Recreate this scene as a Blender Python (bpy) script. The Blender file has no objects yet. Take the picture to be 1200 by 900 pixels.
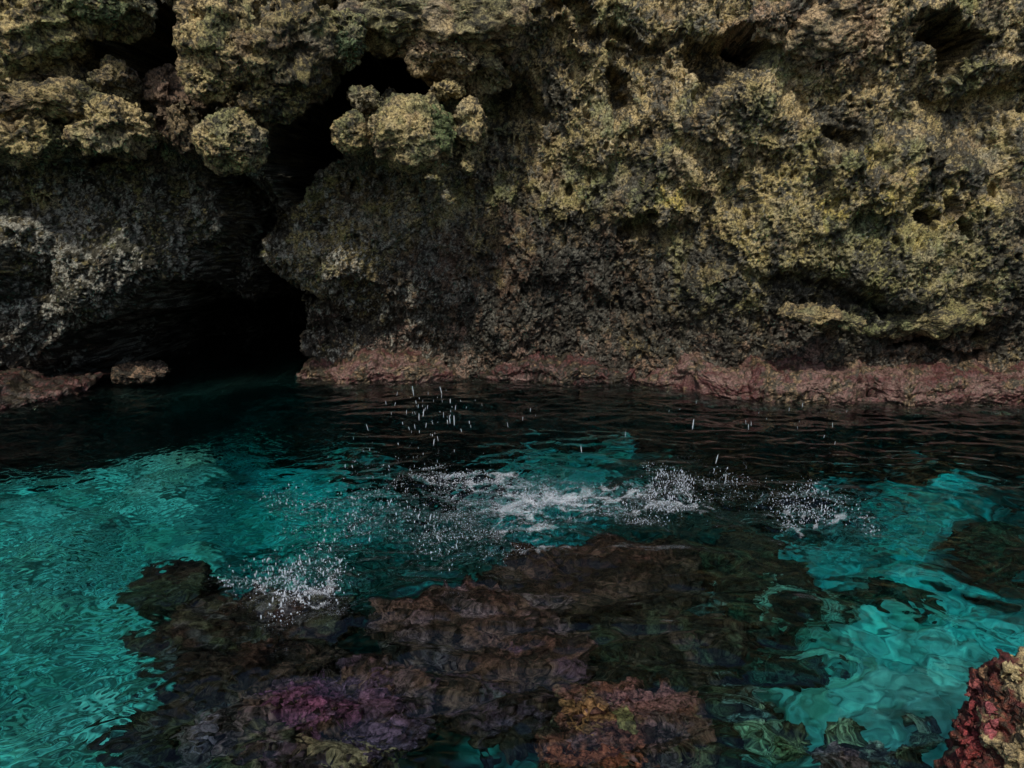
import bpy, bmesh, math, random
import numpy as np
rng = np.random.default_rng(7)
random.seed(7)
scene = bpy.context.scene
COL = scene.collection
f32 = np.float32

# ------------------------------------------------------------------ camera
H = 2.2
PITCH = math.radians(12.0)
FPX = 940.0
CP, SP = math.cos(PITCH), math.sin(PITCH)
cam_d = bpy.data.cameras.new('camera')
cam = bpy.data.objects.new('camera', cam_d)
COL.objects.link(cam)
cam.location = (0, 0, H)
cam.rotation_euler = (math.radians(90) - PITCH, 0, 0)
cam_d.sensor_fit = 'HORIZONTAL'
cam_d.angle = 2 * math.atan(600 / FPX)
cam_d.clip_end = 500
scene.camera = cam


def project(x, y, z):
    c = y * CP - (z - H) * SP
    v = y * SP + (z - H) * CP
    c = np.maximum(c, 0.2)
    return 600 + FPX * x / c, 450 - FPX * v / c


def ray(px, py):
    a, b = (px - 600) / FPX, (450 - py) / FPX
    d = np.array([a, CP + b * SP, -SP + b * CP])
    return d / np.linalg.norm(d)


def on_y(px, py, y):
    d = ray(px, py)
    t = y / d[1]
    return np.array([0, 0, H]) + d * t


def on_z(px, py, z):
    d = ray(px, py)
    t = (z - H) / d[2]
    return np.array([0, 0, H]) + d * t


def under(px, py, depth):
    """Point at a depth below the flat water seen (refracted) at a place of the photograph."""
    d = ray(px, py)
    p = on_z(px, py, 0.0)
    n = 1.333
    hx = d[:2] / n
    s = math.sqrt(max(1e-6, 1 - hx[0] ** 2 - hx[1] ** 2))
    t = depth / s
    return np.array([p[0] + hx[0] * t, p[1] + hx[1] * t, -depth])


# ------------------------------------------------------------------ noise
def _hash(ix, iy, iz, seed):
    h = (ix.astype(np.uint32) * np.uint32(374761393) + iy.astype(np.uint32) * np.uint32(668265263)
         + iz.astype(np.uint32) * np.uint32(2147483647) + np.uint32((seed * 974711 + 12345) & 0xffffffff))
    h = (h ^ (h >> np.uint32(13))) * np.uint32(1274126177)
    h = (h ^ (h >> np.uint32(16))) * np.uint32(2246822519)
    return h ^ (h >> np.uint32(15))


G = np.array([[1, 1, 0], [-1, 1, 0], [1, -1, 0], [-1, -1, 0], [1, 0, 1], [-1, 0, 1], [1, 0, -1], [-1, 0, -1],
              [0, 1, 1], [0, -1, 1], [0, 1, -1], [0, -1, -1], [1, 1, 0], [-1, 1, 0], [0, -1, 1], [0, -1, -1]], f32)


def perlin(P, freq, seed=0):
    P = P * np.asarray(freq, np.float64)
    F = np.floor(P)
    I = F.astype(np.int64)
    f = (P - F).astype(f32)
    u = f * f * f * (f * (f * 6 - 15) + 10)
    out = np.zeros(len(P), f32)
    for dx in (0, 1):
        wx = u[:, 0] if dx else 1 - u[:, 0]
        for dy in (0, 1):
            wy = u[:, 1] if dy else 1 - u[:, 1]
            for dz in (0, 1):
                wz = u[:, 2] if dz else 1 - u[:, 2]
                g = G[_hash(I[:, 0] + dx, I[:, 1] + dy, I[:, 2] + dz, seed) & np.uint32(15)]
                out += wx * wy * wz * (g[:, 0] * (f[:, 0] - dx) + g[:, 1] * (f[:, 1] - dy) + g[:, 2] * (f[:, 2] - dz))
    return out


def fbm(P, freq, octs, seed=0, gain=0.5, ridged=False):
    out = np.zeros(len(P), f32)
    a = 1.0
    fr = np.asarray(freq, np.float64) * np.ones(3)
    for o in range(octs):
        n = perlin(P, fr, seed + o * 17)
        out += a * ((0.5 - np.abs(n) * 1.6) if ridged else n)
        a *= gain
        fr = fr * 2.03
    return out


def worley(P, freq, seed=0):
    """distance to the nearest feature point, in cells"""
    P = P * np.asarray(freq, np.float64)
    F = np.floor(P)
    I = F.astype(np.int64)
    f = (P - F).astype(f32)
    best = np.full(len(P), 9.0, f32)
    for dx in (-1, 0, 1):
        for dy in (-1, 0, 1):
            for dz in (-1, 0, 1):
                h = _hash(I[:, 0] + dx, I[:, 1] + dy, I[:, 2] + dz, seed)
                ox = (h & np.uint32(1023)).astype(f32) / 1023 + dx - f[:, 0]
                oy = ((h >> np.uint32(10)) & np.uint32(1023)).astype(f32) / 1023 + dy - f[:, 1]
                oz = ((h >> np.uint32(20)) & np.uint32(1023)).astype(f32) / 1023 + dz - f[:, 2]
                best = np.minimum(best, ox * ox + oy * oy + oz * oz)
    return np.sqrt(best)


def sstep(a, b, x):
    t = np.clip((x - a) / (b - a), 0, 1)
    return t * t * (3 - 2 * t)


def blob(px, py, cx, cy, rx, ry, rot=0.0, soft=0.35):
    """1 inside an ellipse, falling to 0 across its soft edge"""
    r = math.radians(rot)
    dx, dy = px - cx, py - cy
    u = (dx * math.cos(r) + dy * math.sin(r)) / rx
    v = (-dx * math.sin(r) + dy * math.cos(r)) / ry
    return sstep(1 + soft, 1 - soft, np.sqrt(u * u + v * v))


# ------------------------------------------------------------------ mesh helpers
def props(o, label=None, cat=None, group=None, kind=None):
    if label: o['label'] = label
    if cat: o['category'] = cat
    if group: o['group'] = group
    if kind: o['kind'] = kind
    return o


def link_mesh(name, V, Fc, mat, col=None, parent=None, origin=None, smooth=True):
    V = np.asarray(V, np.float64)
    if origin is None:
        origin = np.zeros(3)
    me = bpy.data.meshes.new(name)
    Fc = np.asarray(Fc, np.int32)
    n = Fc.shape[1]
    me.vertices.add(len(V))
    me.vertices.foreach_set('co', (V - origin).astype(f32).ravel())
    me.loops.add(Fc.size)
    me.loops.foreach_set('vertex_index', Fc.ravel())
    me.polygons.add(len(Fc))
    me.polygons.foreach_set('loop_start', np.arange(0, Fc.size, n, dtype=np.int32))
    me.polygons.foreach_set('use_smooth', np.full(len(Fc), smooth))
    me.update(calc_edges=True)
    if col is not None:
        a = me.color_attributes.new('Col', 'FLOAT_COLOR', 'POINT')
        c4 = np.ones((len(V), 4), f32)
        c4[:, :3] = col
        a.data.foreach_set('color', c4.ravel())
    me.materials.append(mat)
    o = bpy.data.objects.new(name, me)
    COL.objects.link(o)
    if parent is not None:
        o.parent = parent
        o.location = np.asarray(origin) - np.array(parent.location)
    else:
        o.location = origin
    return o


def grid_faces(nu, nv):
    i = np.arange(nu * nv).reshape(nu, nv)
    return np.stack([i[:-1, :-1], i[1:, :-1], i[1:, 1:], i[:-1, 1:]], -1).reshape(-1, 4)


def grid_normals(V, nu, nv):
    A = V.reshape(nu, nv, 3)
    du = np.gradient(A, axis=0)
    dv = np.gradient(A, axis=1)
    n = np.cross(du, dv)
    n /= np.linalg.norm(n, axis=2, keepdims=True) + 1e-12
    return n.reshape(-1, 3)


_ico = {}


def ico(sub):
    if sub not in _ico:
        bm = bmesh.new()
        bmesh.ops.create_icosphere(bm, subdivisions=sub, radius=1)
        bm.verts.ensure_lookup_table()
        V = np.array([v.co[:] for v in bm.verts])
        F = np.array([[v.index for v in f.verts] for f in bm.faces], np.int32)
        bm.free()
        _ico[sub] = (V, F)
    return _ico[sub]


def vnormals(V, F):
    n = np.cross(V[F[:, 1]] - V[F[:, 0]], V[F[:, 2]] - V[F[:, 0]])
    out = np.zeros_like(V)
    for k in range(F.shape[1]):
        np.add.at(out, F[:, k], n)
    return out / (np.linalg.norm(out, axis=1, keepdims=True) + 1e-12)


# ------------------------------------------------------------------ materials
def mat_new(name):
    m = bpy.data.materials.new(name)
    m.use_nodes = True
    nt = m.node_tree
    nt.nodes.clear()
    out = nt.nodes.new('ShaderNodeOutputMaterial')
    return m, nt, out


def rock_material(name, rough=0.75, bump=0.6, bscale=60.0, spec=0.3, speckle=0.5):
    m, nt, out = mat_new(name)
    N, L = nt.nodes.new, nt.links.new
    b = N('ShaderNodeBsdfPrincipled')
    at = N('ShaderNodeAttribute'); at.attribute_name = 'Col'
    tc = N('ShaderNodeTexCoord')
    n1 = N('ShaderNodeTexNoise'); n1.inputs['Scale'].default_value = bscale * 0.7; n1.inputs['Detail'].default_value = 5; n1.inputs['Roughness'].default_value = 0.7
    L(tc.outputs['Object'], n1.inputs['Vector'])
    mr = N('ShaderNodeMapRange'); mr.inputs[1].default_value = 0.36; mr.inputs[2].default_value = 0.64
    mr.inputs[3].default_value = 1 - speckle; mr.inputs[4].default_value = 1 + speckle
    L(n1.outputs['Fac'], mr.inputs[0])
    mx = N('ShaderNodeVectorMath'); mx.operation = 'SCALE'
    L(at.outputs['Color'], mx.inputs[0]); L(mr.outputs[0], mx.inputs['Scale'])
    L(mx.outputs[0], b.inputs['Base Color'])
    vo = N('ShaderNodeTexVoronoi'); vo.inputs['Scale'].default_value = bscale
    L(tc.outputs['Object'], vo.inputs['Vector'])
    ad = N('ShaderNodeMath'); ad.operation = 'MULTIPLY_ADD'; ad.inputs[1].default_value = 0.6
    L(vo.outputs['Distance'], ad.inputs[0]); L(n1.outputs['Fac'], ad.inputs[2])
    bp = N('ShaderNodeBump'); bp.inputs['Strength'].default_value = bump; bp.inputs['Distance'].default_value = 0.012
    L(ad.outputs[0], bp.inputs['Height']); L(bp.outputs[0], b.inputs['Normal'])
    b.inputs['Roughness'].default_value = rough
    b.inputs['Specular IOR Level'].default_value = spec
    L(b.outputs[0], out.inputs['Surface'])
    return m


M_ROCK = rock_material('pitted_limestone', bscale=58, bump=1.0, speckle=0.9)
M_WET = rock_material('wet_crusted_rock', rough=0.5, bump=0.8, bscale=60, spec=0.35, speckle=0.7)
M_NEAR = rock_material('wet_algae_crust', rough=0.42, bump=0.8, bscale=150, spec=0.45, speckle=0.6)
M_SUB = rock_material('submerged_rock', rough=0.9, bump=0.6, bscale=70, spec=0.0, speckle=0.75)
M_SAND = rock_material('seabed_sand', rough=1.0, bump=0.3, bscale=20, spec=0.0, speckle=0.15)

# water: a clear refracting surface over a body that absorbs red light
def water_material():
    m, nt, out = mat_new('sea_water')
    N, L = nt.nodes.new, nt.links.new
    g = N('ShaderNodeBsdfGlass'); g.inputs['IOR'].default_value = 1.333; g.inputs['Roughness'].default_value = 0.0
    L(g.outputs[0], out.inputs['Surface'])
    v = N('ShaderNodeVolumeAbsorption')
    v.inputs['Color'].default_value = (0.0, 0.862, 0.912, 1)
    v.inputs['Density'].default_value = 0.85
    L(v.outputs[0], out.inputs['Volume'])
    return m


M_WATER = water_material()


def foam_material(name, base, rough, trans=0.0):
    m, nt, out = mat_new(name)
    N, L = nt.nodes.new, nt.links.new
    b = N('ShaderNodeBsdfPrincipled')
    b.inputs['Base Color'].default_value = (*base, 1)
    b.inputs['Roughness'].default_value = rough
    b.inputs['IOR'].default_value = 1.33
    b.inputs['Transmission Weight'].default_value = trans
    L(b.outputs[0], out.inputs['Surface'])
    return m


M_DROP = foam_material('white_spray', (0.66, 0.72, 0.80), 0.25, 0.35)
M_FALL = foam_material('falling_water', (0.70, 0.76, 0.82), 0.2, 0.5)

# ------------------------------------------------------------------ rock colour
C = {k: np.array(v, f32) for k, v in dict(
    tan=(.37, .285, .135), pale=(.48, .395, .235), olive=(.20, .175, .068), grey=(.175, .165, .118), dark=(.020, .020, .015),
    yellow=(.36, .29, .08), green=(.11, .14, .06), pink=(.30, .17, .145), red=(.15, .045, .045), brown=(.10, .062, .042),
    rust=(.16, .07, .04), slate=(.09, .10, .10)).items()}


def mix(a, b, t):
    t = np.clip(t, 0, 1)[:, None]
    return a * (1 - t) + b * t


def rock_colour(P, tanness, darkness, yellow=None, brown=None, green=None, pink=None, seed=0, fleck=None):
    n = len(P)
    c = np.tile(C['olive'], (n, 1))
    big = fbm(P, 1.3, 3, seed + 1)
    mid = fbm(P, 5.0, 4, seed + 2, 0.6)
    fine = fbm(P, 19.0, 3, seed + 3, 0.65)
    c = mix(c, C['grey'], sstep(-.1, .5, fbm(P, 2.2, 3, seed + 4)))
    c = mix(c, C['tan'], np.clip(tanness + big * .6 + mid * .5, 0, 1))
    c = mix(c, C['pale'], sstep(.15, .6, mid * .6 + fine * .7 + tanness * .15 - .05))
    c = mix(c, C['brown'], sstep(.1, .6, fbm(P, 3.1, 3, seed + 6) + .05) * .6)
    if yellow is not None:
        c = mix(c, C['yellow'], yellow * sstep(-.35, .35, mid + fine * .4 + .1))
    c = mix(c, C['green'], sstep(.1, .45, fbm(P, 1.9, 4, seed + 5)) * .6)
    if green is not None:
        c = mix(c, C['green'], green)
    if brown is not None:
        c = mix(c, C['brown'] * .8, brown)
    if pink is not None:
        c = mix(c, C['pink'], pink)
    # black crust lichen in blotches, with pit dark and wall shade painted in
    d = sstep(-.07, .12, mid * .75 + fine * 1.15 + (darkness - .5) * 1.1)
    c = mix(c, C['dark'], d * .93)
    if fleck is not None:      # pale grey specks on the black crust
        sp = fbm(P * np.array([1, 1, .75]), 15, 4, seed + 8, .75) + .5 * mid + .35 * big
        c = mix(c, np.array((.235, .23, .19), f32), fleck * sstep(.16, .34, sp))
    return c * (1 + .35 * np.clip(fine, -1, 1))[:, None]


# ------------------------------------------------------------------ cliff
WL_PX = np.array([-900, -200, 0, 80, 340, 525, 750, 850, 1000, 1200, 1400, 2100], float)
WL_Y = np.array([5.0, 8.2, 8.95, 9.2, 10.35, 10.45, 10.2, 9.5, 9.25, 9.15, 8.7, 5.0])
WL_X = (WL_PX - 600) / FPX * (WL_Y * CP + H * SP)


def ywl(x):
    o = np.zeros_like(x)
    for d in (-.3, -.15, 0, .15, .3):
        o += np.interp(x + d, WL_X, WL_Y)
    return o / 5


def build_cliff():
    xs = np.concatenate([np.arange(-13, -7.2, .12), np.arange(-7.2, 7.2, .0125), np.arange(7.2, 13, .12)])
    zs = np.concatenate([np.arange(-5.0, -.5, .12), np.arange(-.5, 4.95, .0125), np.arange(4.95, 6.6, .05)])
    nu, nv = len(xs), len(zs)
    X, Z = np.meshgrid(xs, zs, indexing='ij')
    x, z = X.ravel(), Z.ravel()
    base = ywl(x) + .30
    # overall lean: recessed at the water, coming forward with height, roof above the frame
    y = base + .25 * sstep(1.8, .4, z) - .12 * np.clip(z - 1, 0, None) + 2.5 * np.clip(z - 5.4, 0, None) ** 1.5
    left = sstep(-.6, -1.8, x)
    y -= left * .35 * sstep(2.55, 3.0, z)                       # left upper mass hangs forward
    y += left * .15 * sstep(2.7, 2.0, z)
    y += .4 * sstep(-.2, -1.5, z)
    B0 = np.stack([x, y, z], 1)
    px, py = project(x, y, z)
    w1 = fbm(B0, 1.4, 3, 11, .42) * 48
    w2 = fbm(B0, 1.4, 3, 12, .42) * 48
    qx, qy = px + w1, py + w2
    # hollows and caves ( + is away from the eye )
    for cx, cy, rx, ry, rot, d, s in [
        (170, 55, 75, 50, 0, 3.2, .2), (140, 15, 40, 30, 0, 2.4, .3), (212, 108, 30, 40, 0, 1.6, .3),
        (378, 118, 48, 115, 32, 3.4, .2), (335, 175, 40, 46, 0, 2.6, .3), (440, 60, 46, 46, 0, 2.8, .25), (468, 92, 46, 28, 10, 2.4, .25),
        (262, 410, 84, 62, 0, 3.0, .42), (175, 430, 128, 54, -10, 3.2, .42), (272, 305, 32, 75, 0, 1.5, .5), (320, 390, 45, 48, 0, 1.6, .3),
        (110, 445, 60, 42, 0, 2.4, .3),
        (850, 72, 42, 26, -12, .55, .45), (880, 48, 14, 20, 0, .6, .4), (1098, 46, 34, 28, 0, 1.1, .3), (1100, 262, 11, 10, 0, .5, .3),
        (715, 98, 14, 36, 0, .5, .5), (585, 112, 34, 30, 0, .5, .5), (765, 268, 12, 16, 0, .4, .5), (985, 158, 14, 16, 0, .3, .5),
        (690, 40, 120, 7, 4, .3, .5), (1130, 130, 60, 60, 0, .35, .6), (820, 265, 30, 60, 30, .22, .6), (1160, 372, 18, 12, 0, .4, .4),
        (1120, 420, 60, 9, -6, .3, .4), (960, 345, 90, 12, 5, .25, .5)]:
        y += d * blob(qx, qy, cx, cy, rx, ry, rot, s)
    # masses that stand proud
    for cx, cy, rx, ry, rot, d, s in [
        (520, 20, 120, 52, 8, .25, .4), (590, 55, 90, 40, 15, .15, .4), (985, 28, 108, 52, 0, .3, .4), (690, 20, 110, 40, 0, .3, .4), (1160, 90, 70, 30, 0, .3, .4),
        (1010, 240, 230, 110, 0, .3, .6), (340, 40, 60, 60, 0, .5, .3), (870, 150, 60, 35, 0, .25, .5), (780, 230, 36, 30, 0, .25, .5), (620, 275, 40, 40, 0, .2, .5),
        (400, 300, 60, 60, 0, .3, .5), (110, 300, 110, 60, 0, .3, .5), (720, 140, 60, 30, 0, .2, .5), (1010, 215, 40, 35, 0, .22, .5)]:
        y -= d * blob(qx, qy, cx, cy, rx, ry, rot, s)
    V = np.stack([x, y, z], 1)
    right = sstep(-1.2, .2, x)
    W = V + np.stack([fbm(V, 2.3, 3, 21), fbm(V, 2.3, 3, 22), fbm(V, 2.3, 3, 23)], 1) * (.13 - .08 * right)[:, None]
    M = fbm(W, 0.8, 3, 31, .4) * (.45 - .22 * right)
    M += fbm(W * np.array([1, 1, .42]), 2.3, 3, 33, .4, ridged=True) * (.10 - .04 * right)
    M += fbm(V * np.array([1, .5, .22]), 5.2, 3, 35, .5, ridged=True) * .085 * (.6 + .4 * right)      # drip curtains
    M += (.45 - worley(W * np.array([1, .6, .7]), 1.7, 34)) * (.26 - .12 * right)
    V[:, 1] -= M
    S = V.reshape(nu, nv, 3).copy()
    for _ in range(14):
        S[1:-1, :] = (S[:-2, :] + S[2:, :] + S[1:-1, :]) / 3
        S[:, 1:-1] = (S[:, :-2] + S[:, 2:] + S[:, 1:-1]) / 3
    Nn = grid_normals(S.reshape(-1, 3), nu, nv)
    Nn *= np.sign(-Nn[:, 1].mean())
    Wv = V + np.stack([fbm(V, 5, 2, 24), fbm(V, 5, 2, 25), fbm(V, 5, 2, 26)], 1) * .04
    dd = (.45 - worley(Wv * np.array([1, 1, .6]), 4.2, 41)) * .07
    dd += (.45 - worley(Wv * np.array([1, 1, .75]), 9.0, 42)) * .045
    dd += fbm(Wv * np.array([1, 1, .45]), 8.0, 4, 43, .6) * .036
    dd -= sstep(.40, .10, worley(Wv * np.array([1, 1, .6]), 8.0, 48)) * .085 * (.5 + sstep(-.1, .2, fbm(V, 1.5, 2, 49)))
    pit = worley(V + fbm(V, 14, 2, 44)[:, None] * .015, 17.0, 45)
    dd -= sstep(.42, .12, pit) * .052
    dd -= sstep(.44, .14, worley(V, 31.0, 46)) * .024
    dd += fbm(V, 30.0, 2, 47) * .012
    V = V + Nn * dd[:, None]
    vis = z > -.6
    # colours
    u1 = fbm(B0, 1.6, 4, 61, .6) * 70
    u2 = fbm(B0, 1.6, 4, 62, .6) * 70
    ax, ay = px + u1, py + u2
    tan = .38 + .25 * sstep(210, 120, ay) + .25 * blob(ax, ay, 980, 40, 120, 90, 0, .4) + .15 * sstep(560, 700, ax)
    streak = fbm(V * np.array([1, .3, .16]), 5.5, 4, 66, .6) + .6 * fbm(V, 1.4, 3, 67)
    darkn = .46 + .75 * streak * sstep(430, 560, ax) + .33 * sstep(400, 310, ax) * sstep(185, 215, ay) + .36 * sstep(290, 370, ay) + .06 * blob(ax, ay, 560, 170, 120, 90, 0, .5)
    darkn += .20 * sstep(390, 310, ax) * sstep(195, 225, ay) + .20 * blob(ax, ay, 610, 335, 190, 70, 0, .5) - .14 * blob(ax, ay, 470, 260, 130, 90, 0, .6) - .12 * blob(ax, ay, 360, 335, 50, 45, 0, .6)  # centre blob paints a soft shadow; the subtracted ones paint lit patches
    yel = np.maximum.reduce([blob(ax, ay, 782, 228, 42, 30, 0, .5), blob(ax, ay, 1000, 222, 45, 32, 0, .5), .8 * blob(ax, ay, 1085, 245, 40, 26, 0, .5),
                             .9 * blob(ax, ay, 1080, 412, 45, 16, 0, .5), .8 * blob(ax, ay, 790, 400, 30, 14, 0, .5), .6 * blob(ax, ay, 620, 280, 36, 26, 0, .5), .7 * blob(ax, ay, 345, 330, 24, 30, 0, .6),
                             .55 * blob(ax, ay, 900, 270, 130, 60, 0, .6)])
    darkn -= .3 * yel
    brn = np.maximum.reduce([.95 * blob(ax, ay, 620, 335, 180, 75, 0, .5), .6 * sstep(345, 400, ay), .9 * blob(ax, ay, 208, 110, 40, 45, 0, .4)])  # mid-wall blob is a shadow patch painted as brown tone
    grn = np.maximum.reduce([.5 * blob(ax, ay, 100, 12, 70, 26, 0, .4), .4 * blob(ax, ay, 450, 10, 60, 22, 0, .4), .35 * blob(ax, ay, 1000, 320, 160, 60, 0, .6)])
    pnk = np.maximum.reduce([.5 * blob(ax, ay, 945, 30, 60, 50, 0, .5), .45 * sstep(385, 415, ay), .25 * blob(ax, ay, 480, 60, 60, 30, 0, .5)])
    col = np.tile(C['grey'], (len(V), 1))
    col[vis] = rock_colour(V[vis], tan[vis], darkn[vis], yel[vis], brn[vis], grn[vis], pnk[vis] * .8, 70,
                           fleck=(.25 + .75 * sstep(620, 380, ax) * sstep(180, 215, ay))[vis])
    col[z < -.05] = C['dark']  # submerged wall painted near black so the cave mouth stays dark
    o = link_mesh('cliff', V, grid_faces(nu, nv), M_ROCK, col)
    props(o, 'pitted olive and tan limestone cave wall rising above the dark pool', 'cliff', kind='structure')
    return o


build_cliff()


# ------------------------------------------------------------------ boulders set in the wall
def rock_mesh(center, radii, seed, sub=6, lobes=.19, knob=.036, pit=.042, rough=1.0, rot=0.0, fs=1.0):
    U, F = ico(sub)
    R = np.array(radii, float)
    s = R.mean()
    P = U * R
    if rot:
        r = math.radians(rot)
        c_, s_ = math.cos(r), math.sin(r)
        P = np.stack([P[:, 0] * c_ + P[:, 2] * s_, P[:, 1], -P[:, 0] * s_ + P[:, 2] * c_], 1)
    off = np.array([seed * 3.7, seed * 1.3, seed * 2.1])
    Q = P + off
    W = Q + np.stack([fbm(Q, 1.1 / s, 3, seed), fbm(Q, 1.1 / s, 3, seed + 1), fbm(Q, 1.1 / s, 3, seed + 2)], 1) * .3 * s
    n = U / R
    n /= np.linalg.norm(n, axis=1, keepdims=True)
    if rot:
        n = np.stack([n[:, 0] * c_ + n[:, 2] * s_, n[:, 1], -n[:, 0] * s_ + n[:, 2] * c_], 1)
    d = fbm(W, .9 / s, 4, seed + 3) * lobes * 1.7 * s
    d += (.45 - worley(W, 1.9 / s, seed + 4)) * lobes * 1.1 * s
    fr = fbm(Q * np.array([.8, .8, 1.5]), 1.6 / s, 3, seed + 11, ridged=True)
    d += (fr - .25) * lobes * .9 * s
    P1 = P + n * d[:, None]
    n = vnormals(P1, F)
    Q = P1 + off
    k = fs
    e = (.45 - worley(Q, 6.5 * k, seed + 5)) * knob / k
    e += fbm(Q, 8 * k, 4, seed + 6, .55) * knob * .8 / k
    wq = Q + fbm(Q, 12 * k, 2, seed + 7)[:, None] * .025 / k
    e -= sstep(.34, .10, worley(wq, 10.0 * k, seed + 10)) * pit * 1.2 / k
    e -= sstep(.42, .12, worley(wq, 19.0 * k, seed + 7)) * pit / k
    e += (worley(Q, 36.0 * k, seed + 8) - .45) * .012 * rough / k
    e += fbm(Q, 32 * k, 2, seed + 9) * .012 * rough / k
    return P1 + n * e[:, None] + np.asarray(center), F


def patch(parent, name, V, F, mask, thick, mat, colour, seed, freq=30, rough=.5, label=None):
    """a crust or growth lying on a rock: its own mesh, thickest in the middle, dipping under the rock at its edge"""
    n = vnormals(V, F)
    keep = (mask[F] > .02).all(1)
    F2 = F[keep]
    if len(F2) < 12: return None
    lab = np.arange(len(V))
    while True:
        mn = lab[F2].min(1)
        new = lab.copy()
        for k in range(F2.shape[1]):
            np.minimum.at(new, F2[:, k], mn)
        new = new[new]
        if (new == lab).all(): break
        lab = new
    fl = lab[F2[:, 0]]
    out = None
    for q, cnt in zip(*np.unique(fl, return_counts=True)):
        if cnt < 60: continue
        F3 = F2[fl == q]
        ids = np.unique(F3)
        m = np.full(len(V), -1); m[ids] = np.arange(len(ids))
        P = V[ids]; k = mask[ids]
        t = thick * (k - .3) + thick * rough * fbm(P, freq, 3, seed, .6) * k + thick * rough * (.5 - worley(P, freq * .8, seed + 1)) * k
        P = P + n[ids] * t[:, None]
        c = np.tile(np.array(colour, f32), (len(P), 1)) * (1 + .9 * fbm(P, freq * 1.3, 3, seed + 2, .6))[:, None].clip(.2, 1.8)
        out = link_mesh(name, P, m[F3], mat, c, parent=parent, origin=P.mean(0))
        if label: out['label'] = label
    return out


o_geo = {}


def boulder(label, px, py, y, rx, ry, seed, depth=None, tan=.7, dark=.3, green=None, brown=0, pink=0, yellow=0, rot=0, sub=6, cat='boulder',
            name='boulder', group='boulders hanging in the wall', **kw):
    """rx, ry: half sizes as seen in photograph pixels at the distance y"""
    c = on_y(px, py, y)
    m = (y * CP - (c[2] - H) * SP) / FPX
    R = (rx * m, (depth or 1.35 * (rx + ry) / 2) * m, .98 * ry * m)
    V, F = rock_mesh(c, R, seed, sub=sub, rot=rot, **kw)
    one = np.ones(len(V), f32)
    col = rock_colour(V, one * tan, one * dark, one * yellow, one * brown, None if green is None else one * green, one * pink, seed)
    base = np.array([c[0], c[1], V[:, 2].min()])
    o = link_mesh(name, V, F, M_ROCK, col, origin=base)
    o_geo[seed] = (o, V, F)
    return props(o, label, cat, group)


boulder('large pitted tan boulder filling the upper left corner of the wall', 42, 32, 9.0, 60, 52, 101, tan=.8, yellow=.15)
boulder('mossy green boulder at the top edge, between two black holes', 118, 8, 9.0, 62, 28, 102, green=.2, tan=.6)
boulder('rounded tan lump at the left picture edge under the big corner boulder', 4, 92, 8.9, 26, 36, 103, yellow=.25, tan=.8)
boulder('small brown knob wedged below the big corner boulder', 66, 96, 9.2, 36, 24, 104, brown=.35, tan=.5)
boulder('smooth brown nose of rock below the black hole', 136, 102, 9.1, 24, 30, 105, brown=.45, tan=.6, knob=.03, pit=.015)
boulder('flat shelf of olive rock running behind the lower boulders', 75, 128, 9.2, 85, 22, 106, brown=.25, tan=.5, dark=.38)
boulder('lumpy pale boulder with a knobbly lower edge above the dark band', 140, 152, 8.95, 44, 32, 107, tan=.8, lobes=.24)
boulder('squat tan boulder cut by the left edge above the dark band', 26, 163, 8.9, 44, 30, 108, tan=.75, yellow=.15)
boulder('small dark boulder squeezed beside the squat tan boulder', 84, 164, 9.15, 26, 20, 109, tan=.4, dark=.5)
boulder('tall tan pillar of rock hanging from the top edge', 256, 34, 8.85, 44, 66, 110, tan=.8, rot=8, depth=50)
boulder('pitted pale lump at the foot of the hanging pillar', 250, 98, 8.85, 30, 22, 111, tan=.85)
boulder('broad lobed rock on the shoulder of the hanging pillar', 302, 70, 8.95, 40, 44, 112, tan=.6, brown=.2)
boulder('round honeycombed boulder hanging above the dark band, beside the black crevice', 272, 166, 8.8, 38, 38, 113, tan=.75, lobes=.10, pit=.06)
boulder('dark layered rock slanting along the upper side of the black crevice', 352, 62, 9.2, 44, 64, 114, tan=.3, dark=.55, brown=.25, rot=28)
boulder('rough dark lump low on the slanting layered rock', 318, 118, 9.1, 38, 26, 115, tan=.4, dark=.5, rot=-25)
boulder('small mossy rock at the top, inside the black crevice', 408, 46, 9.3, 20, 32, 116, tan=.4, green=.45, dark=.35)
boulder('largest pale boulder of the clump hanging in mid wall', 484, 160, 9.3, 50, 46, 117, tan=.85, dark=.2, lobes=.13)
boulder('small round boulder on the crevice side of the hanging clump', 413, 157, 9.3, 22, 25, 118, tan=.8, dark=.22, sub=5, lobes=.1)
boulder('narrow tan boulder on the far side of the hanging clump', 552, 146, 9.4, 19, 28, 119, tan=.75, sub=5)
boulder('little grey cap rock on top of the hanging clump', 430, 117, 9.4, 20, 14, 120, tan=.6, sub=5)
boulder('small flat stone tucked under the overhang above the hanging clump', 524, 105, 9.5, 19, 10, 121, tan=.7, sub=5)
boulder('grey knob trailing under the narrow tan boulder', 549, 186, 9.5, 13, 20, 122, tan=.6, green=.2, sub=5)
boulder('reddish brown stone inside the black hole behind the pillar', 205, 118, 9.55, 24, 44, 123, brown=.8, tan=.4, pink=.1, rot=-12, knob=.03, pit=.01)
boulder('thin brown spike of rock between the hole and the honeycombed boulder', 216, 150, 9.3, 12, 34, 124, brown=.6, tan=.4, sub=5)
boulder('massive pitted overhang jutting from the top of the wall', 520, 22, 9.75, 118, 44, 125, tan=.65, pink=.12, dark=.33, depth=62, lobes=.2)
boulder('lower lip of the overhang, pointing down at the hanging clump', 530, 72, 9.85, 62, 28, 126, tan=.6, pink=.2, rot=18, dark=.33)
boulder('tan pink bulge at the top between two black holes', 985, 22, 9.25, 98, 50, 127, tan=.85, pink=.3, dark=.25, depth=45)
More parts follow.
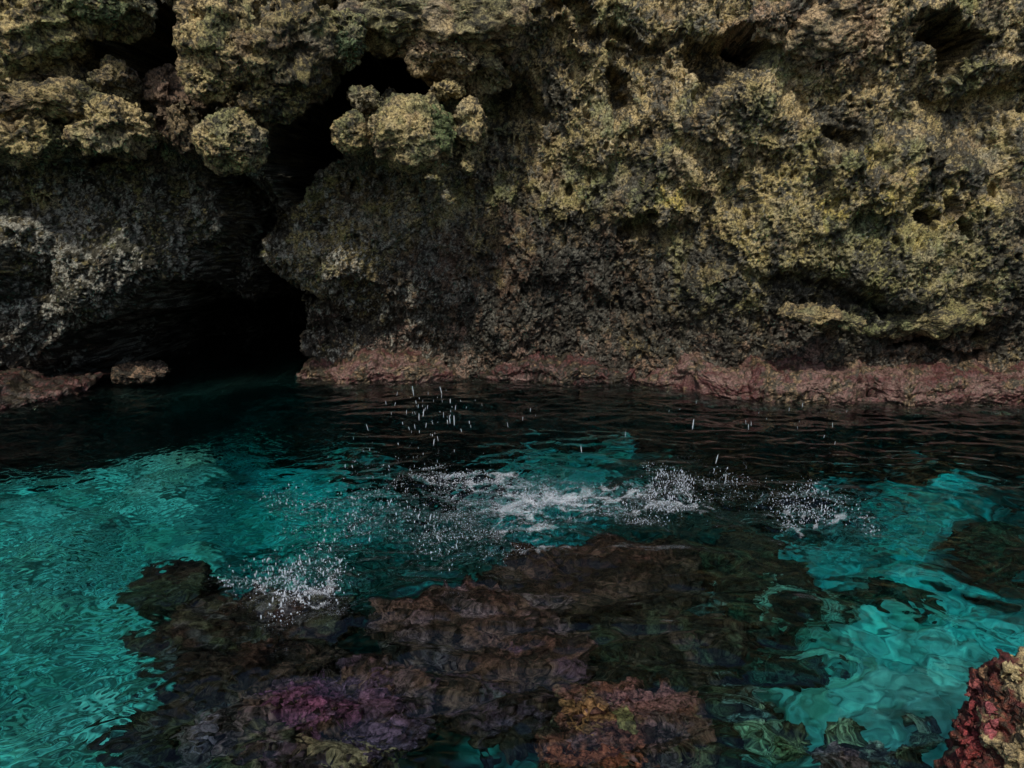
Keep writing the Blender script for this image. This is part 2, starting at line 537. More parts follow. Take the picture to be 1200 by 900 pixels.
boulder('smooth streamlined green grey fin of stone low on the wall', 1112, 366, 9.58, 92, 22, 128, tan=.5, green=.25, dark=.25, rot=-13, knob=.03, pit=.012, rough=.7,
        lobes=.16, cat='rock fin', name='rock_fin', group='stones near the waterline', depth=26)
boulder('grey tongue of stone below the streamlined fin', 960, 372, 9.25, 50, 10, 129, tan=.4, dark=.35, brown=.2, rot=6, group='stones near the waterline', depth=30, sub=5)
boulder('dull red rock alone inside the black sea cave', 166, 436, 10.35, 30, 13, 131, brown=.6, pink=.3, tan=.05, dark=.62, group='stones near the waterline', sub=5)


def grow(seed, name, px, py, rx, ry, thick, colour, mat=None, label=None, freq=30):
    o, V, F = o_geo[seed]
    ax, ay = project(V[:, 0], V[:, 1], V[:, 2])
    wb = fbm(V, freq * .25, 3, seed + 90, .6)
    n = vnormals(V, F)
    mk = blob(ax + wb * rx * .9, ay + wb * ry * .9, px, py, rx, ry, 0, .4) * (n[:, 1] < .1)
    return patch(o, name, V, F, mk, thick, mat or M_ROCK, colour, seed + 91, freq=freq, label=label)


grow(117, 'moss_patch', 520, 152, 12, 24, .03, (.08, .10, .04))
grow(102, 'moss_patch', 122, 14, 34, 14, .03, (.085, .10, .045))
grow(116, 'moss_patch', 408, 54, 16, 14, .03, (.09, .12, .06))


# ------------------------------------------------------------------ ledges at the waterline
def ledge(label, px0, px1, top, seed, pinkness, dark, setback=0.0, slope=.12):
    x0 = np.interp(px0, WL_PX, WL_X)
    x1 = np.interp(px1, WL_PX, WL_X)
    nx = max(60, int((x1 - x0) / .013))
    nt_ = 130
    X = np.linspace(x0, x1, nx)
    prof = np.array([(.45, -.95), (.12, -.55), (.03, -.2), (0, 0), (-.02, .12), (0, top * .7), (.08, top * .95), (.3, top + .05), (.75, top + .12), (1.1, top + .1)])
    s = np.linspace(0, 1, nt_)
    k = np.linspace(0, 1, len(prof))
    pd = np.interp(s, k, prof[:, 0]); pz = np.interp(s, k, prof[:, 1])
    XX = np.repeat(X, nt_)
    fade = np.minimum(1, np.minimum((XX - x0) / .8, (x1 - XX) / .5))            # ends sink back into the wall
    fade = np.clip(fade, 0, 1) ** .8
    Y = ywl(XX) + setback + np.tile(pd, nx) * 1.0 + (1 - fade) * .5
    Z = np.where(np.tile(pz, nx) > 0, np.tile(pz, nx) * (1 - .8 * (1 - fade)), np.tile(pz, nx))
    V = np.stack([XX, Y, Z], 1)
    V[:, 1] += fbm(V * np.array([1, 0, 0]) + seed, 1.0, 4, seed) * .30
    V[:, 2] += np.where(V[:, 2] > .05, fbm(V * np.array([1, 0, 0]) + seed, 2.0, 4, seed + 1) * .16, 0)
    n = grid_normals(V, nx, nt_)
    n *= -np.sign(n[:, 1].mean())
    Q = V + np.stack([fbm(V, 3, 2, seed + 2)] * 3, 1) * .1
    D = fbm(Q * np.array([.6, 1, 1.5]), 3, 4, seed + 3, .6) * .06
    D += (.45 - worley(Q * np.array([.6, 1, 1.6]), 6.5, seed + 4)) * .03 + fbm(Q, 30, 2, seed + 6) * .014
    D -= sstep(.42, .1, worley(Q, 17, seed + 5)) * .03 + sstep(.42, .1, worley(Q, 33, seed + 10)) * .016
    D -= sstep(.06, .0, np.abs(fbm(V * np.array([1, 1, .25]), 1.3, 3, seed + 11))) * .05
    V = V + n * D[:, None]
    mid = fbm(V, 4, 4, seed + 7, .6); fine = fbm(V, 22, 3, seed + 8, .65)
    strat = fbm(V * np.array([.35, 1, 3]), 3.5, 3, seed + 9)
    c = np.tile(np.array((.155, .092, .078), f32), (len(V), 1))
    c = mix(c, np.array((.085, .034, .031), f32), sstep(-.1, .35, strat + (1 - pinkness) * .4 - .08))
    c = mix(c, C['pale'], sstep(.1, .5, fine + mid * .4) * .6 * pinkness)
    c = mix(c, C['tan'], sstep(.1, .4, mid) * .4)
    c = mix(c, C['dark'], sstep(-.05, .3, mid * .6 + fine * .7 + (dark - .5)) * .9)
    base = np.array([(x0 + x1) / 2, ywl(np.array([(x0 + x1) / 2]))[0] + .5, -.9])
    o = link_mesh('rock_ledge', V, grid_faces(nx, nt_), M_WET, c, origin=base)
    return props(o, label, 'rock ledge', 'ledges along the waterline')


ledge('pink rock ledge at the waterline beside the black sea cave', 335, 532, .24, 201, .8, .46)
ledge('dark red brown ledge in the middle of the waterline', 515, 768, .22, 202, .0, .72, .16)
ledge('long pink grey ledge running along the waterline under the yellow lichened wall', 745, 1300, 0.29, 203, .6, .46)
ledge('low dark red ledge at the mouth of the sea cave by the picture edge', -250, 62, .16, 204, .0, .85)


# ------------------------------------------------------------------ seabed
def apparent(x, y, z):
    """where a point under water shows in the photograph, through flat water"""
    r = np.hypot(x, y)
    d = -z
    lo, hi = np.zeros_like(r), r.copy()
    for _ in range(26):
        a = (lo + hi) / 2
        s1 = a / np.hypot(a, H)
        s2 = (r - a) / np.hypot(r - a, d)
        up = s1 > 1.333 * s2
        hi = np.where(up, a, hi); lo = np.where(up, lo, a)
    k = a / np.maximum(r, 1e-6)
    return project(x * k, np.maximum(y * k, .3), 0 * x)


def seabed_z(x, y):
    P = np.stack([x, y, 0 * x], 1)
    px, py = apparent(x, y, 0 * x - 1.8 - 1.2 * sstep(5.5, 8, y))
    px = np.where(y < .5, 600 + x * 300, px); py = np.where(y < .5, 1400, py)
    wx, wy = px + fbm(P, .9, 3, 310) * 60, py + fbm(P, .9, 3, 311) * 50
    z = 0 * x - 3.2
    z = z + 1.8 * sstep(330, 180, wx) * sstep(560, 640, wy)
    z = z + 1.5 * sstep(820, 930, wx) * sstep(620, 720, wy)
    z = z + .5 * sstep(760, 880, wy) * sstep(880, 960, wx)
    z = z + 1.2 * blob(wx, wy, 560, 800, 320, 150, 0, .3)
    z = z + .9 * blob(wx, wy, 330, 610, 150, 90, 0, .5) + .6 * blob(wx, wy, 670, 560, 120, 40, 0, .5) + .7 * blob(wx, wy, 1070, 610, 100, 60, 0, .5)
    z = z + fbm(P, .7, 4, 301) * .4 + fbm(P, 2.5, 4, 302, .55) * .2
    return z, px, py


def build_seabed():
    xs = np.concatenate([np.arange(-16, -7, .25), np.arange(-7, 7, .03), np.arange(7, 16.1, .25)])
    ys = np.concatenate([np.arange(-8, .8, .3), np.arange(.8, 11.5, .03), np.arange(11.5, 14, .25)])
    nu, nv = len(xs), len(ys)
    X, Y = np.meshgrid(xs, ys, indexing='ij')
    x, y = X.ravel(), Y.ravel()
    z, px, py = seabed_z(x, y)
    P0 = np.stack([x, y, 0 * x], 1)
    z = z + (.45 - worley(P0, 2.6, 303)) * .22 + (.45 - worley(P0, 6.0, 304)) * .10 + fbm(P0, 9, 3, 305) * .06
    V = np.stack([x, y, z], 1)
    sand = np.array([.66, .62, .52], f32)
    c = np.tile(sand, (len(V), 1))
    qx, qy = px + fbm(P0, 1.6, 4, 312, .6) * 70, py + fbm(P0, 1.6, 4, 313, .6) * 60
    left = sstep(300, 220, qx) * sstep(540, 580, qy)
    spots = sstep(.02, .22, fbm(P0, 3.0, 4, 306, .65) + .10 * left - .10)
    weed_reflect = np.maximum.reduce([
        np.maximum(spots * (.35 + .3 * left), .8 * left * sstep(.08, .22, fbm(P0, 6.5, 3, 314, .6))),
        .97 * blob(qx, qy, 560, 815, 345, 190, 0, .3),
        0 * x, .9 * blob(qx, qy, 1175, 645, 50, 36, 0, .3), .5 * blob(qx, qy, 140, 590, 80, 30, 0, .4), .85 * blob(qx, qy, 900, 645, 120, 34, 0, .4),
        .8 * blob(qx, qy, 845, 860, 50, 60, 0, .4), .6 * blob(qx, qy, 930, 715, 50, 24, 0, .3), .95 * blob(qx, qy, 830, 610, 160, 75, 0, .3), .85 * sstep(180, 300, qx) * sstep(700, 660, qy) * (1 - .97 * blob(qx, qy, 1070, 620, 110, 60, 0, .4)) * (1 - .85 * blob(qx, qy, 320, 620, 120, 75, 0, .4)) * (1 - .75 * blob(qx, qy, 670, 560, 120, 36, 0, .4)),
        sstep(610, 560, qy) * (1 - .85 * blob(qx, qy, 670, 560, 100, 34, 0, .4)) * (1 - .8 * blob(qx, qy, 1070, 600, 80, 40, 0, .4)) * (1 - .8 * blob(qx, qy, 330, 590, 110, 42, 0, .4))])  # far band paints the wall's dark reflection into the bed colour
    weed_reflect = weed_reflect * (1 - .8 * blob(qx, qy, 575, 885, 52, 26, 0, .5))
    c = mix(c, np.array([.05, .048, .032], f32) , weed_reflect)
    c = mix(c, np.array([.012, .012, .009], f32), sstep(600, 550, qy) * weed_reflect)  # far strip darkened further for the painted reflection band
    c = mix(c, np.array([.30, .27, .12], f32), .5 * sstep(.1, .3, fbm(P0, 2.2, 3, 308)) * (1 - weed_reflect))
    c = c * (1 + .8 * fbm(P0, 7, 3, 307) + .6 * fbm(P0, 15, 2, 315))[:, None].clip(.3, 1.5)
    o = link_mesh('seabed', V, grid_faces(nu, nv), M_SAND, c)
    props(o, 'pale sandy seabed showing turquoise through the clear water', 'seabed', kind='structure')


build_seabed()


# ------------------------------------------------------------------ water
SPL = []      # splash centres (x, y, strength, radius)
for px, py, s, r in [(350, 690, .7, .45), (450, 615, .5, .8), (560, 565, .8, .55), (635, 590, 1.0, .5), (785, 580, .8, .45), (945, 605, .7, .6), (640, 655, .8, .5)]:
    p = on_z(px, py, 0)
    SPL.append((p[0], p[1], s, r))


_wr = np.random.default_rng(41)


def band(x, y, lam0, lam1, n, spread, head, seed):
    """a band of a wave spectrum: n sine trains of random heading and length, heights proportional to length, slope about 1 in all"""
    r = np.random.default_rng(seed)
    h = np.zeros_like(x)
    for _ in range(n):
        lam = lam0 * (lam1 / lam0) ** r.random()
        a = head + r.normal(0, spread)
        k = 2 * math.pi / lam
        h += (lam / (2 * math.pi)) * np.sin(k * (x * math.cos(a) + y * math.sin(a)) + r.random() * 6.283)
    return h * math.sqrt(2.0 / n)


def wave_z(x, y):
    P = np.stack([x, y, 0 * x], 1)
    R_ = np.stack([.8 * x - .6 * y, .6 * x + .8 * y, 0 * x + .37], 1)
    x2 = x + .10 * fbm(R_, 1.7, 2, 401); y2 = y + .10 * fbm(R_, 1.7, 2, 402)
    leftm = sstep(-.9, -2.0, x - (y - 4) * -.1)
    mid = sstep(2.2, .8, np.abs(x - .3)) * sstep(5.8, 4.8, y)
    rgt = sstep(.8, 1.6, x) * sstep(5.0, 4.0, y)
    far = sstep(6.0, 7.2, y)
    gust = .6 + .9 * sstep(-.25, .3, fbm(R_, .9, 3, 404))
    h = .035 * band(x2, y2, .7, 1.8, 14, 1.2, 1.4, 1)
    h += (.050 + .03 * leftm + .03 * mid) * band(x2, y2, .28, .7, 22, .9, 1.45, 2)
    h += (.030 + .034 * leftm + .03 * rgt) * gust * band(x2, y2, .11, .28, 30, 1.3, 1.2, 3)
    h += (.085 * mid + .05 * far) * gust * band(x2, y2, .12, .34, 26, .28, 1.57, 5)      # long crests lying across the view
    h += (.012 + .125 * leftm + .02 * mid + .015 * rgt) * gust * 1.15 * band(x2, y2, .042, .10, 36, 1.6, 1.0, 4)
    for cx, cy, s, r in SPL:
        d = np.sqrt((x - cx) ** 2 + (y - cy) ** 2)
        h += s * .014 * np.sin(d * 16 + cx) * np.exp(-(d / (r * 1.5)) ** 2)
        h += s * fbm(R_ + cx, 7.0, 3, 411, .6) * .035 * np.exp(-(d / r) ** 2)
    return h


def build_water():
    xs = np.concatenate([np.arange(-15, -6.6, .3), np.arange(-6.6, 6.6, .0135), np.arange(6.6, 15.1, .3)])
    ys = np.concatenate([np.arange(-7, 1.5, .25), np.arange(1.5, 10.8, .0135), np.arange(10.8, 13.1, .3)])
    nu, nv = len(xs), len(ys)
    X, Y = np.meshgrid(xs, ys, indexing='ij')
    x, y = X.ravel(), Y.ravel()
    edge = np.minimum.reduce([x - xs[0], xs[-1] - x, y - ys[0], ys[-1] - y])
    z = wave_z(x, y) * sstep(0, 1, edge)
    V = np.stack([x, y, z], 1)
    idx = np.arange(nu * nv).reshape(nu, nv)          # closed body: sides and bottom
    loop = np.concatenate([idx[:, 0], idx[-1, 1:], idx[-2::-1, -1], idx[0, -2:0:-1]])
    nb = len(V)
    B = V[loop].copy(); B[:, 2] = -6.5
    n = len(loop)
    i = np.arange(n); k = (i + 1) % n
    side = np.stack([loop[k], loop[i], nb + i, nb + k], 1)
    h = np.arange(0, n - 1, 2)
    bot = np.stack([nb + h, np.full(len(h), nb + n), nb + (h + 2) % n, nb + h + 1], 1)
    V = np.concatenate([V, B, [[0, 3, -6.5]]])
    F = np.concatenate([grid_faces(nu, nv), side, bot])
    o = link_mesh('water', V, np.array(F, np.int32), M_WATER)
    props(o, 'clear rippled turquoise sea water filling the grotto pool', 'water', kind='structure')
    return o


WATER = build_water()


# ------------------------------------------------------------------ rocks under the water
def sub_rock(label, px, py, depth, rx, ry, seed, cols, name='submerged_rock', group='rocks under the water', hgt=None, sub=6, lobes=.3, mat=None, dk=.52):
    """depth: depth of its middle. rx, ry: half sizes in photograph pixels; footprint on the level of its middle"""
    c = under(px, py, depth)
    a = under(px + rx, py, depth); b = under(px, py + ry, depth); b2 = under(px, py - ry, depth)
    R = (abs(a[0] - c[0]), abs(b2[1] - b[1]) / 2, hgt or depth * .8)
    V, F = rock_mesh(c, R, seed, sub=sub, lobes=lobes, knob=.09, pit=.07, fs=2.0)
    mid = fbm(V, 5.0, 4, seed + 20, .6); fine = fbm(V, 24, 3, seed + 21, .65)
    col = np.tile(np.array(cols[0], f32), (len(V), 1))
    for k, cc in enumerate(cols[1:]):
        col = mix(col, np.array(cc, f32), sstep(.0, .25, fbm(V, 3.5 + 1.5 * k, 4, seed + 30 + k, .65) + .02))
    col = mix(col, np.array((.015, .013, .012), f32), sstep(-.1, .25, mid * .7 + fine * .7 + dk - .5) * .9)
    o = link_mesh(name, V, F, mat or M_SUB, col, origin=np.array([c[0], c[1], V[:, 2].min()]))
    o_geo[seed] = (o, V, F)
    return props(o, label, 'rock', group)


def grow_sub(seed, name, px, py, rx, ry, thick, colour, freq=40):
    o, V, F = o_geo[seed]
    ax, ay = apparent(V[:, 0], V[:, 1], np.minimum(V[:, 2], -.01))
    wb = fbm(V, freq * .25, 3, seed + 90, .6)
    n = vnormals(V, F)
    mk = blob(ax + wb * rx * 1.1, ay + wb * ry * 1.1, px, py, rx, ry, 0, .4) * (n[:, 2] > -.1)
    return patch(o, name, V, F, mk, thick, M_SUB, colour, seed + 91, freq=freq, rough=.9)


BR, DB, PU, PK, RU, YE, GY, OL = (.13, .066, .05), (.05, .027, .02), (.11, .055, .075), (.17, .10, .10), (.15, .065, .045), (.17, .13, .075), (.10, .09, .088), (.07, .065, .038)
sub_rock('dark grey brown slab just under the surface beneath the splash beside the rippled shallows', 292, 738, .5, 112, 42, 501, [GY, DB, OL], hgt=.34)
sub_rock('broad dark brown rock sunk between the grey slab and the purple rock', 300, 805, .6, 90, 34, 502, [DB, BR], hgt=.4)
sub_rock('purple and pink encrusted rock at the bottom of the picture', 400, 850, .45, 100, 66, 503, [PU, PK, BR], name='coral_rock', hgt=.36, sub=7)
sub_rock('small lilac rock beside the purple encrusted rock', 252, 866, .5, 36, 26, 504, [PK, GY], name='coral_rock', hgt=.25, sub=5)
sub_rock('yellow and tan weedy rock between the lilac rock and the purple rock', 312, 888, .45, 44, 30, 505, [YE, PK, OL], name='coral_rock', hgt=.28, sub=5)
sub_rock('flat brown rock lying in the middle, just under the pale reflections', 560, 730, .4, 120, 52, 506, [BR, DB, PK], hgt=.28)
sub_rock('wide dark rock rising behind the pale reflections in the middle', 690, 690, .6, 130, 42, 507, [DB, BR], hgt=.45)
sub_rock('black brown rock under the second splash, near the green water', 840, 690, 1.15, 88, 46, 508, [DB, OL], hgt=.55)
sub_rock('mauve brown rock lying below the flat brown rock', 600, 810, .5, 84, 46, 509, [BR, PU, DB], hgt=.34)
sub_rock('dark rock next to the deep green gap, above the rust rock', 770, 775, .8, 104, 40, 510, [DB, BR, OL], hgt=.45)
sub_rock('rust and orange crusted rock at the bottom of the picture', 735, 866, .4, 84, 52, 511, [RU, YE, PK, BR], name='coral_rock', hgt=.34, dk=.48, sub=7)
sub_rock('long rust red rock cut off by the bottom edge', 690, 905, .35, 80, 30, 512, [RU, PK, OL], name='coral_rock', hgt=.28, dk=.48)
sub_rock('round mauve rock between the purple rock and the rust rock', 565, 838, .6, 30, 16, 513, [PU, GY], name='coral_rock', hgt=.28, sub=5)
sub_rock('dark green rock under the turquoise water beside the far splash', 1172, 650, 1.6, 50, 20, 514, [OL, DB], hgt=.45)
sub_rock('pale green boulder seen through the turquoise shallows', 930, 715, 1.25, 56, 26, 515, [(.32, .32, .24), OL], hgt=.4, dk=.42)
sub_rock('blue green stone beside the pale green boulder', 830, 720, 1.2, 34, 22, 516, [(.2, .22, .2), DB], hgt=.4, sub=5)
sub_rock('bluish stone lying in the dark gap between the rust rock and the turquoise shallows', 860, 845, .9, 40, 34, 517, [(.3, .3, .26), DB, OL], hgt=.4, sub=5)
sub_rock('grey lilac stone at the bottom edge of the turquoise shallows', 985, 894, .35, 24, 13, 518, [(.2, .17, .18), PK], hgt=.16, sub=5, dk=.35)
sub_rock('dull brown rock at the bottom edge below the rippled shallows', 190, 868, .6, 60, 26, 521, [OL, GY, DB], hgt=.3, sub=5)
sub_rock('olive rock near the dark grey slab, by the edge of the rippled shallows', 205, 700, .7, 40, 22, 522, [OL, DB], hgt=.4, sub=5)


grow_sub(503, 'algae_tuft', 365, 825, 44, 30, .03, (.13, .05, .085))
grow_sub(503, 'algae_tuft', 440, 850, 40, 50, .03, (.11, .06, .09))
grow_sub(503, 'coral_crust', 420, 885, 60, 18, .02, (.26, .17, .10))
grow_sub(505, 'algae_tuft', 292, 866, 8, 14, .03, (.15, .15, .06))
grow_sub(505, 'coral_crust', 318, 890, 26, 10, .02, (.20, .13, .08))
grow_sub(511, 'coral_crust', 694, 842, 26, 22, .025, (.19, .11, .05))
grow_sub(511, 'coral_crust', 770, 825, 44, 16, .025, (.19, .095, .085))
grow_sub(511, 'algae_tuft', 732, 843, 9, 14, .025, (.14, .14, .06))
grow_sub(512, 'coral_crust', 690, 890, 60, 16, .025, (.20, .07, .04))
grow_sub(504, 'coral_crust', 252, 862, 26, 18, .02, (.22, .14, .17))


for k, (px, py, d, rx, ry, cc, lb) in enumerate([
    (925, 872, .6, 22, 10, [(.26, .24, .12), OL], 'olive pebble-like stone in the bright shallows beside the bluish stone'),
    (1062, 894, .6, 24, 9, [(.28, .26, .16), OL], 'tan stone at the bottom edge beside the red corner rock'),
    (985, 872, .7, 24, 9, [(.45, .42, .26), OL], 'pale yellowish stone in the brightest turquoise corner'),  # this and the following pale stones carry painted glints in their albedo
    (1020, 888, .55, 20, 8, [(.42, .42, .34), GY], 'small whitish stone at the bottom edge in the turquoise corner'),
    (890, 866, .7, 20, 10, [(.40, .38, .24), OL], 'pale green grey stone where the dark gap meets the turquoise shallows'),
    (1085, 862, .7, 20, 7, [(.46, .43, .30), GY], 'little cream stone under the water against the red corner rock'),
    (925, 775, 1.2, 40, 14, [(.10, .10, .07), DB], 'dark flat stone in the middle of the turquoise shallows'),
    (1040, 700, 1.5, 46, 12, [(.12, .12, .09), OL], 'low greenish slab at the far side of the turquoise shallows')]):
    sub_rock(lb, px, py, d, rx, ry, 540 + k, cc, hgt=.18, sub=5, dk=.28 if cc[0][0] > .35 else .5)


# red crusted rock standing out of the water at the right-hand corner
def corner_rock():
    V, F = rock_mesh(on_z(1268, 892, .12), (.42, .45, .43), 601, sub=7, lobes=.16, knob=.10, pit=.08, fs=3.0)
    mid = fbm(V, 7, 4, 620, .6); fine = fbm(V, 45, 3, 621, .65)
    px, py = project(V[:, 0], V[:, 1], V[:, 2])
    c = np.tile(np.array((.10, .022, .018), f32), (len(V), 1))
    c = mix(c, np.array((.27, .085, .045), f32), sstep(-.05, .4, mid + fine * .5))
    c = mix(c, np.array((.42, .33, .17), f32), sstep(.0, .25, fbm(V, 6, 4, 622, .6) + (px - 1172) / 130 + fine * .3))
    c = mix(c, C['dark'] * .7, sstep(-.02, .3, mid * .5 + fine * .8 - .02) * .9)
    o = link_mesh('seaweed_rock', V, F, M_NEAR, c, origin=np.array([V[:, 0].mean(), V[:, 1].mean(), V[:, 2].min()]))
    props(o, 'red algae crusted rock standing out of the water in the lower right corner', 'rock')
    n = vnormals(V, F)
    wob = fbm(V, 12, 3, 640, .6)
    for k, (cx, cy, rx, ry, colr, nm) in enumerate([(1140, 850, 18, 26, (.26, .045, .045), 'algae_pad'), (1150, 815, 15, 14, (.30, .09, .08), 'algae_pad'),
                                                (1135, 888, 16, 14, (.20, .035, .03), 'algae_pad'), (1162, 845, 13, 16, (.28, .075, .08), 'algae_pad'),
                                                (1192, 790, 16, 26, (.45, .36, .18), 'lichen_crust'), (1160, 785, 14, 12, (.22, .13, .07), 'lichen_crust')]):
        mk = blob(px + wob * 22, py + wob * 22, cx, cy, rx, ry, 0, .4) * (n[:, 1] < .2)
        patch(o, nm, V, F, mk, .022, M_NEAR, colr, 650 + k, freq=55, rough=.9)


corner_rock()


# ------------------------------------------------------------------ spray
def drops(name, P, R, stretch, label, cat):
    U, F = ico(1)
    n = len(P)
    S = np.stack([R, R, R * stretch], 1)
    tilt = rng.normal(0, .18, (n, 2))
    L = U[None] * S[:, None]
    L[:, :, 0] += L[:, :, 2] * tilt[:, :1]
    L[:, :, 1] += L[:, :, 2] * tilt[:, 1:]
    V = (L + P[:, None]).reshape(-1, 3)
    Fa = (F[None] + (np.arange(n) * len(U))[:, None, None]).reshape(-1, 3)
    o = link_mesh(name, V, Fa, M_DROP, origin=np.array([P[:, 0].mean(), P[:, 1].mean(), 0]))
    return props(o, label, cat, kind='stuff')


def burst(label, parts):
    Ps, Rs, St = [], [], []
    for px, py, rx, ry, n, hmax, rmin, rmax, st in parts:
        # clumpy scatter
        k = max(4, n // 30)
        cu = rng.normal(0, .55, (k, 2))
        wt = rng.random(k) ** 2 + .05
        w = rng.choice(k, n, p=wt / wt.sum())
        uv = cu[w] + rng.normal(0, .16, (n, 2))
        cl = rng.random(k)
        for (u, v), q in zip(uv, w):
            p = on_z(px + u * rx, py + v * ry, 0)
            h = hmax * cl[q] * rng.random() ** 2.0 * math.exp(-(u * u) * .6)
            Ps.append((p[0], p[1], wave_at(p[0], p[1]) + h + .001))
            Rs.append(1.2 * rmin + .85 * (rmax - rmin) * rng.random() ** 4)
            St.append(1 + (st - 1) * rng.random() * min(1, h / .03))
    drops('spray', np.array(Ps), np.array(Rs), np.array(St), label, 'splash')


def wave_at(x, y):
    return float(wave_z(np.array([x]), np.array([y]))[0])


# sampled heights are slow one by one: tabulate once
_gx = np.arange(-6, 6, .04); _gy = np.arange(2, 10.4, .04)
_T = wave_z(*[a.ravel() for a in np.meshgrid(_gx, _gy, indexing='ij')]).reshape(len(_gx), len(_gy))


def wave_at(x, y):
    i = int(np.clip((x + 6) / .04, 0, len(_gx) - 1)); j = int(np.clip((y - 2) / .04, 0, len(_gy) - 1))
    return float(_T[i, j])


burst('white upright burst of spray over the dark grey slab nearest the rippled shallows',
      [(350, 690, 58, 34, 1300, .24, .0013, .0065, 4.5), (350, 690, 70, 40, 1500, .2, .0006, .0014, 1.5)])
burst('scattered fine white spray over the teal water before the middle foam',
      [(450, 605, 125, 50, 1500, .12, .0012, .0055, 5.0), (480, 610, 150, 55, 3000, .1, .0006, .0015, 2.0), (570, 622, 95, 34, 2200, .04, .0010, .0040, 2.0)])
burst('dense bright foam and spray in the middle of the pool',
      [(555, 564, 60, 10, 2300, .04, .0012, .0050, 2.0), (632, 588, 46, 12, 2600, .05, .0012, .0055, 2.0), (600, 592, 110, 28, 2300, .03, .0010, .0040, 2.0), (620, 580, 80, 24, 5000, .09, .0007, .0016, 1.5)])
burst('plume of white spray between the middle foam and the far scattered spray',
      [(788, 578, 34, 20, 1300, .20, .0013, .0060, 4.0), (720, 592, 80, 18, 1300, .08, .0011, .0050, 3.5), (760, 582, 70, 24, 2200, .18, .0006, .0015, 1.5)])
burst('loose white spray flying over dark water near the turquoise edge of the far pool',
      [(945, 602, 70, 24, 1000, .16, .0013, .0060, 3.0), (880, 590, 70, 26, 350, .08, .0012, .0050, 3.0)])

# thin rafts of bubbles on the churned water
def foam(label, cx, cy, rx, ry, thr, seed, step=.011):
    p0 = on_z(cx - rx * 1.3, cy, 0); p1 = on_z(cx + rx * 1.3, cy, 0)
    q0 = on_z(cx, cy + ry * 1.3, 0); q1 = on_z(cx, cy - ry * 1.3, 0)
    xs = np.arange(p0[0], p1[0], step); ys = np.arange(q0[1], q1[1], step)
    nu, nv = len(xs), len(ys)
    X, Y = np.meshgrid(xs, ys, indexing='ij')
    x, y = X.ravel(), Y.ravel()
    P = np.stack([x, y, 0 * x], 1)
    px, py = project(x, y, 0 * x)
    W = P + np.stack([fbm(P, 2.0, 3, seed), fbm(P, 2.0, 3, seed + 1), 0 * x], 1) * .3
    lace = fbm(W * np.array([.7, 1.2, 1]), 5.0, 5, seed + 2, .65) - .25 * np.abs(fbm(W, 3.5, 2, seed + 3)) * 2
    m = lace + .9 * blob(px, py, cx, cy, rx, ry, 0, .7) - thr
    z = wave_z(x, y) + .003 + np.clip(m, 0, .6) * .02 + .004 * fbm(P, 60, 2, seed + 4)
    F = grid_faces(nu, nv)
    F = F[(m[F] > 0).all(1)]
    ids = np.unique(F); mp = np.zeros(nu * nv, int); mp[ids] = np.arange(len(ids))
    V = np.stack([x, y, z], 1)[ids]
    mk = np.clip(m[ids] * 2.2, 0, 1)
    o = link_mesh('foam', V, mp[F], M_FOAM, np.stack([mk] * 3, 1), origin=np.array([V[:, 0].mean(), V[:, 1].mean(), 0]))
    props(o, label, 'foam', kind='stuff')


def foam_mat():
    m, nt, out = mat_new('sea_foam')
    N, L = nt.nodes.new, nt.links.new
    b = N('ShaderNodeBsdfPrincipled'); b.inputs['Base Color'].default_value = (.74, .80, .86, 1); b.inputs['Roughness'].default_value = .5
    at = N('ShaderNodeAttribute'); at.attribute_name = 'Col'
    tc = N('ShaderNodeTexCoord'); n = N('ShaderNodeTexVoronoi'); n.inputs['Scale'].default_value = 70
    L(tc.outputs['Object'], n.inputs['Vector'])
    mu = N('ShaderNodeMath'); mu.operation = 'MULTIPLY'; mu.use_clamp = True
    mr = N('ShaderNodeMapRange'); mr.inputs[1].default_value = .15; mr.inputs[2].default_value = .6; mr.inputs[3].default_value = .05; mr.inputs[4].default_value = .45
    L(n.outputs['Distance'], mr.inputs[0]); L(mr.outputs[0], mu.inputs[0]); L(at.outputs['Fac'], mu.inputs[1])
    L(mu.outputs[0], b.inputs['Alpha']); L(b.outputs[0], out.inputs['Surface'])
    return m


M_FOAM = foam_mat()
foam('bright lacy foam raft at the far side of the middle splash', 555, 562, 66, 12, .72, 801)
foam('faint lilac grey film painting the sky reflection at the edge of the brown reef', 622, 652, 48, 12, 1.0, 825)  # sky reflection on the swell, painted as a thin pale film
foam('thick white churned foam where the middle splash is brightest', 628, 586, 60, 16, .62, 811)
foam('thin broken foam trailing between the middle splash and the white plume', 715, 585, 80, 18, .85, 821)
foam('thin grey film of foam spreading before the middle splash', 610, 618, 120, 34, .95, 831)
foam('small ragged foam patch under the burst nearest the rippled shallows', 345, 700, 60, 26, .85, 841)
foam('small ragged foam patch under the white plume', 785, 588, 46, 14, .75, 851)
foam('speckled foam under the loose spray by the far turquoise edge', 945, 612, 76, 20, .88, 861)


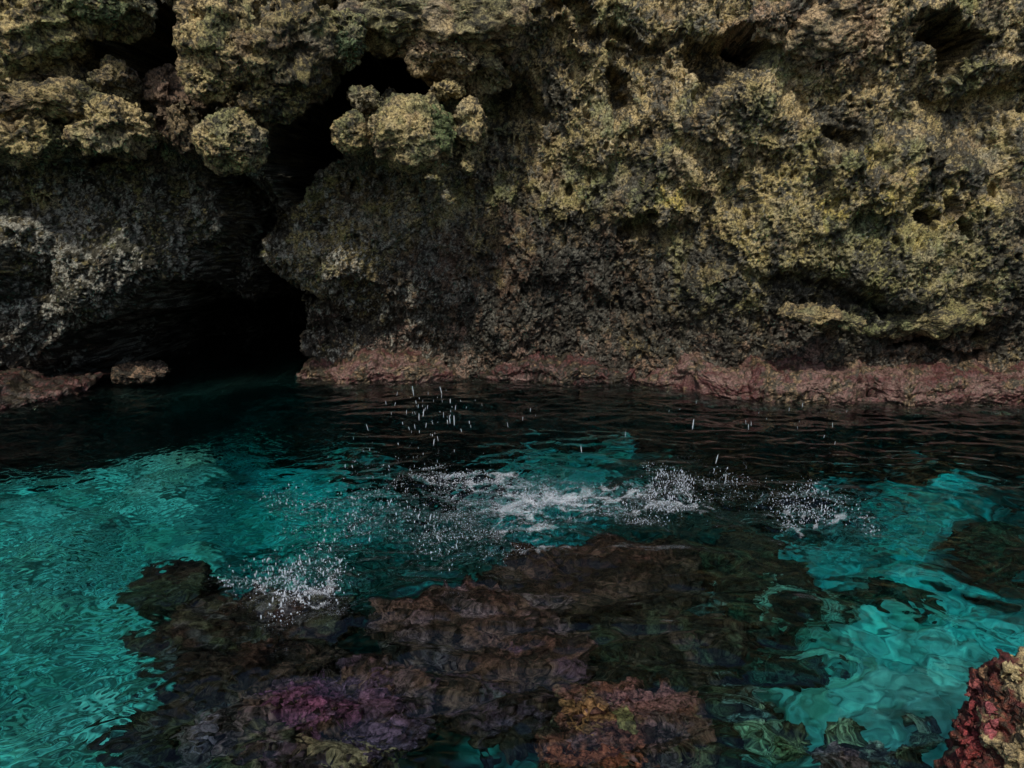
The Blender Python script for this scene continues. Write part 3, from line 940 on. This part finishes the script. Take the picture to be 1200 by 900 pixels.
# separate falling drops
U, F = ico(2)
Dm = None
for k in range(104):
    if k < 66:
        px, py = rng.normal(507, 24), rng.triangular(440, 470, 580)
    elif k < 86:
        px, py = rng.uniform(400, 900), rng.uniform(480, 640)
    else:
        px, py = rng.uniform(800, 1000), rng.uniform(470, 620)
    y = rng.uniform(6.2, 8.2)
    p = on_y(px, py, y)
    if p[2] < .05: p[2] = rng.uniform(.06, .3)
    if Dm is None:
        o = link_mesh('water_drop', U * np.array([.0034, .0034, .020]), F, M_FALL)
        Dm = o
    else:
        o = Dm.copy()
        COL.objects.link(o)
    o.location = p
    s = .45 + 1.1 * rng.random() ** 2
    o.scale = (s, s, s * rng.uniform(.4, 1.9))
    o.rotation_euler = (rng.normal(0, .12), rng.normal(0, .12), 0)
    props(o, 'small white water drop falling in mid air above the pool', 'water drop', 'drops falling in the air over the pool')

# unseen rock ridge added behind the camera to cut low sky light
def build_sky_blocker():
    xs = np.arange(-15, 15.1, .2); ys = np.arange(-9, -1.0, .2)
    nu, nv = len(xs), len(ys)
    X, Y = np.meshgrid(xs, ys, indexing='ij')
    x, y = X.ravel(), Y.ravel()
    P = np.stack([x, y, 0 * x], 1)
    z = -3.5 + 4.2 * sstep(-1.2, -2.2, y) + 3.2 * sstep(-3.0, -6.0, y + .03 * x * x) + fbm(P, .6, 5, 701) * .9
    V = np.stack([x, y, z], 1)
    c = rock_colour(V, np.full(len(V), .4, f32), np.full(len(V), .5, f32), seed=702)
    props(link_mesh('sky_blocker', V, grid_faces(nu, nv), M_ROCK, c), 'unseen rock ridge added behind the viewer to block low sky', 'sky_blocker', kind='structure')


build_sky_blocker()

# ------------------------------------------------------------------ light
SUN_EL, SUN_AZ = 48.0, 188.0          # azimuth clockwise from +Y: behind the camera and to its left
w = bpy.data.worlds.new('World')
scene.world = w
w.use_nodes = True
nt = w.node_tree
bg = nt.nodes['Background']
sky = nt.nodes.new('ShaderNodeTexSky')
sky.sky_type = 'NISHITA'
sky.sun_disc = False
sky.sun_elevation = math.radians(SUN_EL)
sky.sun_rotation = math.radians(SUN_AZ)
sky.air_density = 1.0
sky.dust_density = 2.0
nt.links.new(sky.outputs[0], bg.inputs[0])
bg.inputs[1].default_value = 0.06
sd = bpy.data.lights.new('sun', 'SUN')
sd.energy = 1.4
sd.angle = math.radians(2)
sd.color = (1, .93, .82)
so = bpy.data.objects.new('sun', sd)
COL.objects.link(so)
from mathutils import Vector
az, el = math.radians(SUN_AZ), math.radians(SUN_EL)
sdir = Vector((math.sin(az) * math.cos(el), math.cos(az) * math.cos(el), math.sin(el)))
so.rotation_euler = (-sdir).to_track_quat('-Z', 'Y').to_euler()
so.location = (0, -3, 8)

vs = scene.view_settings
vs.view_transform = 'Standard'
vs.look = 'None'
vs.exposure = 0.93
vs.gamma = 1
scene.cycles.sample_clamp_indirect = 60
scene.cycles.max_bounces = 10
scene.cycles.transmission_bounces = 8
scene.cycles.use_denoising = True
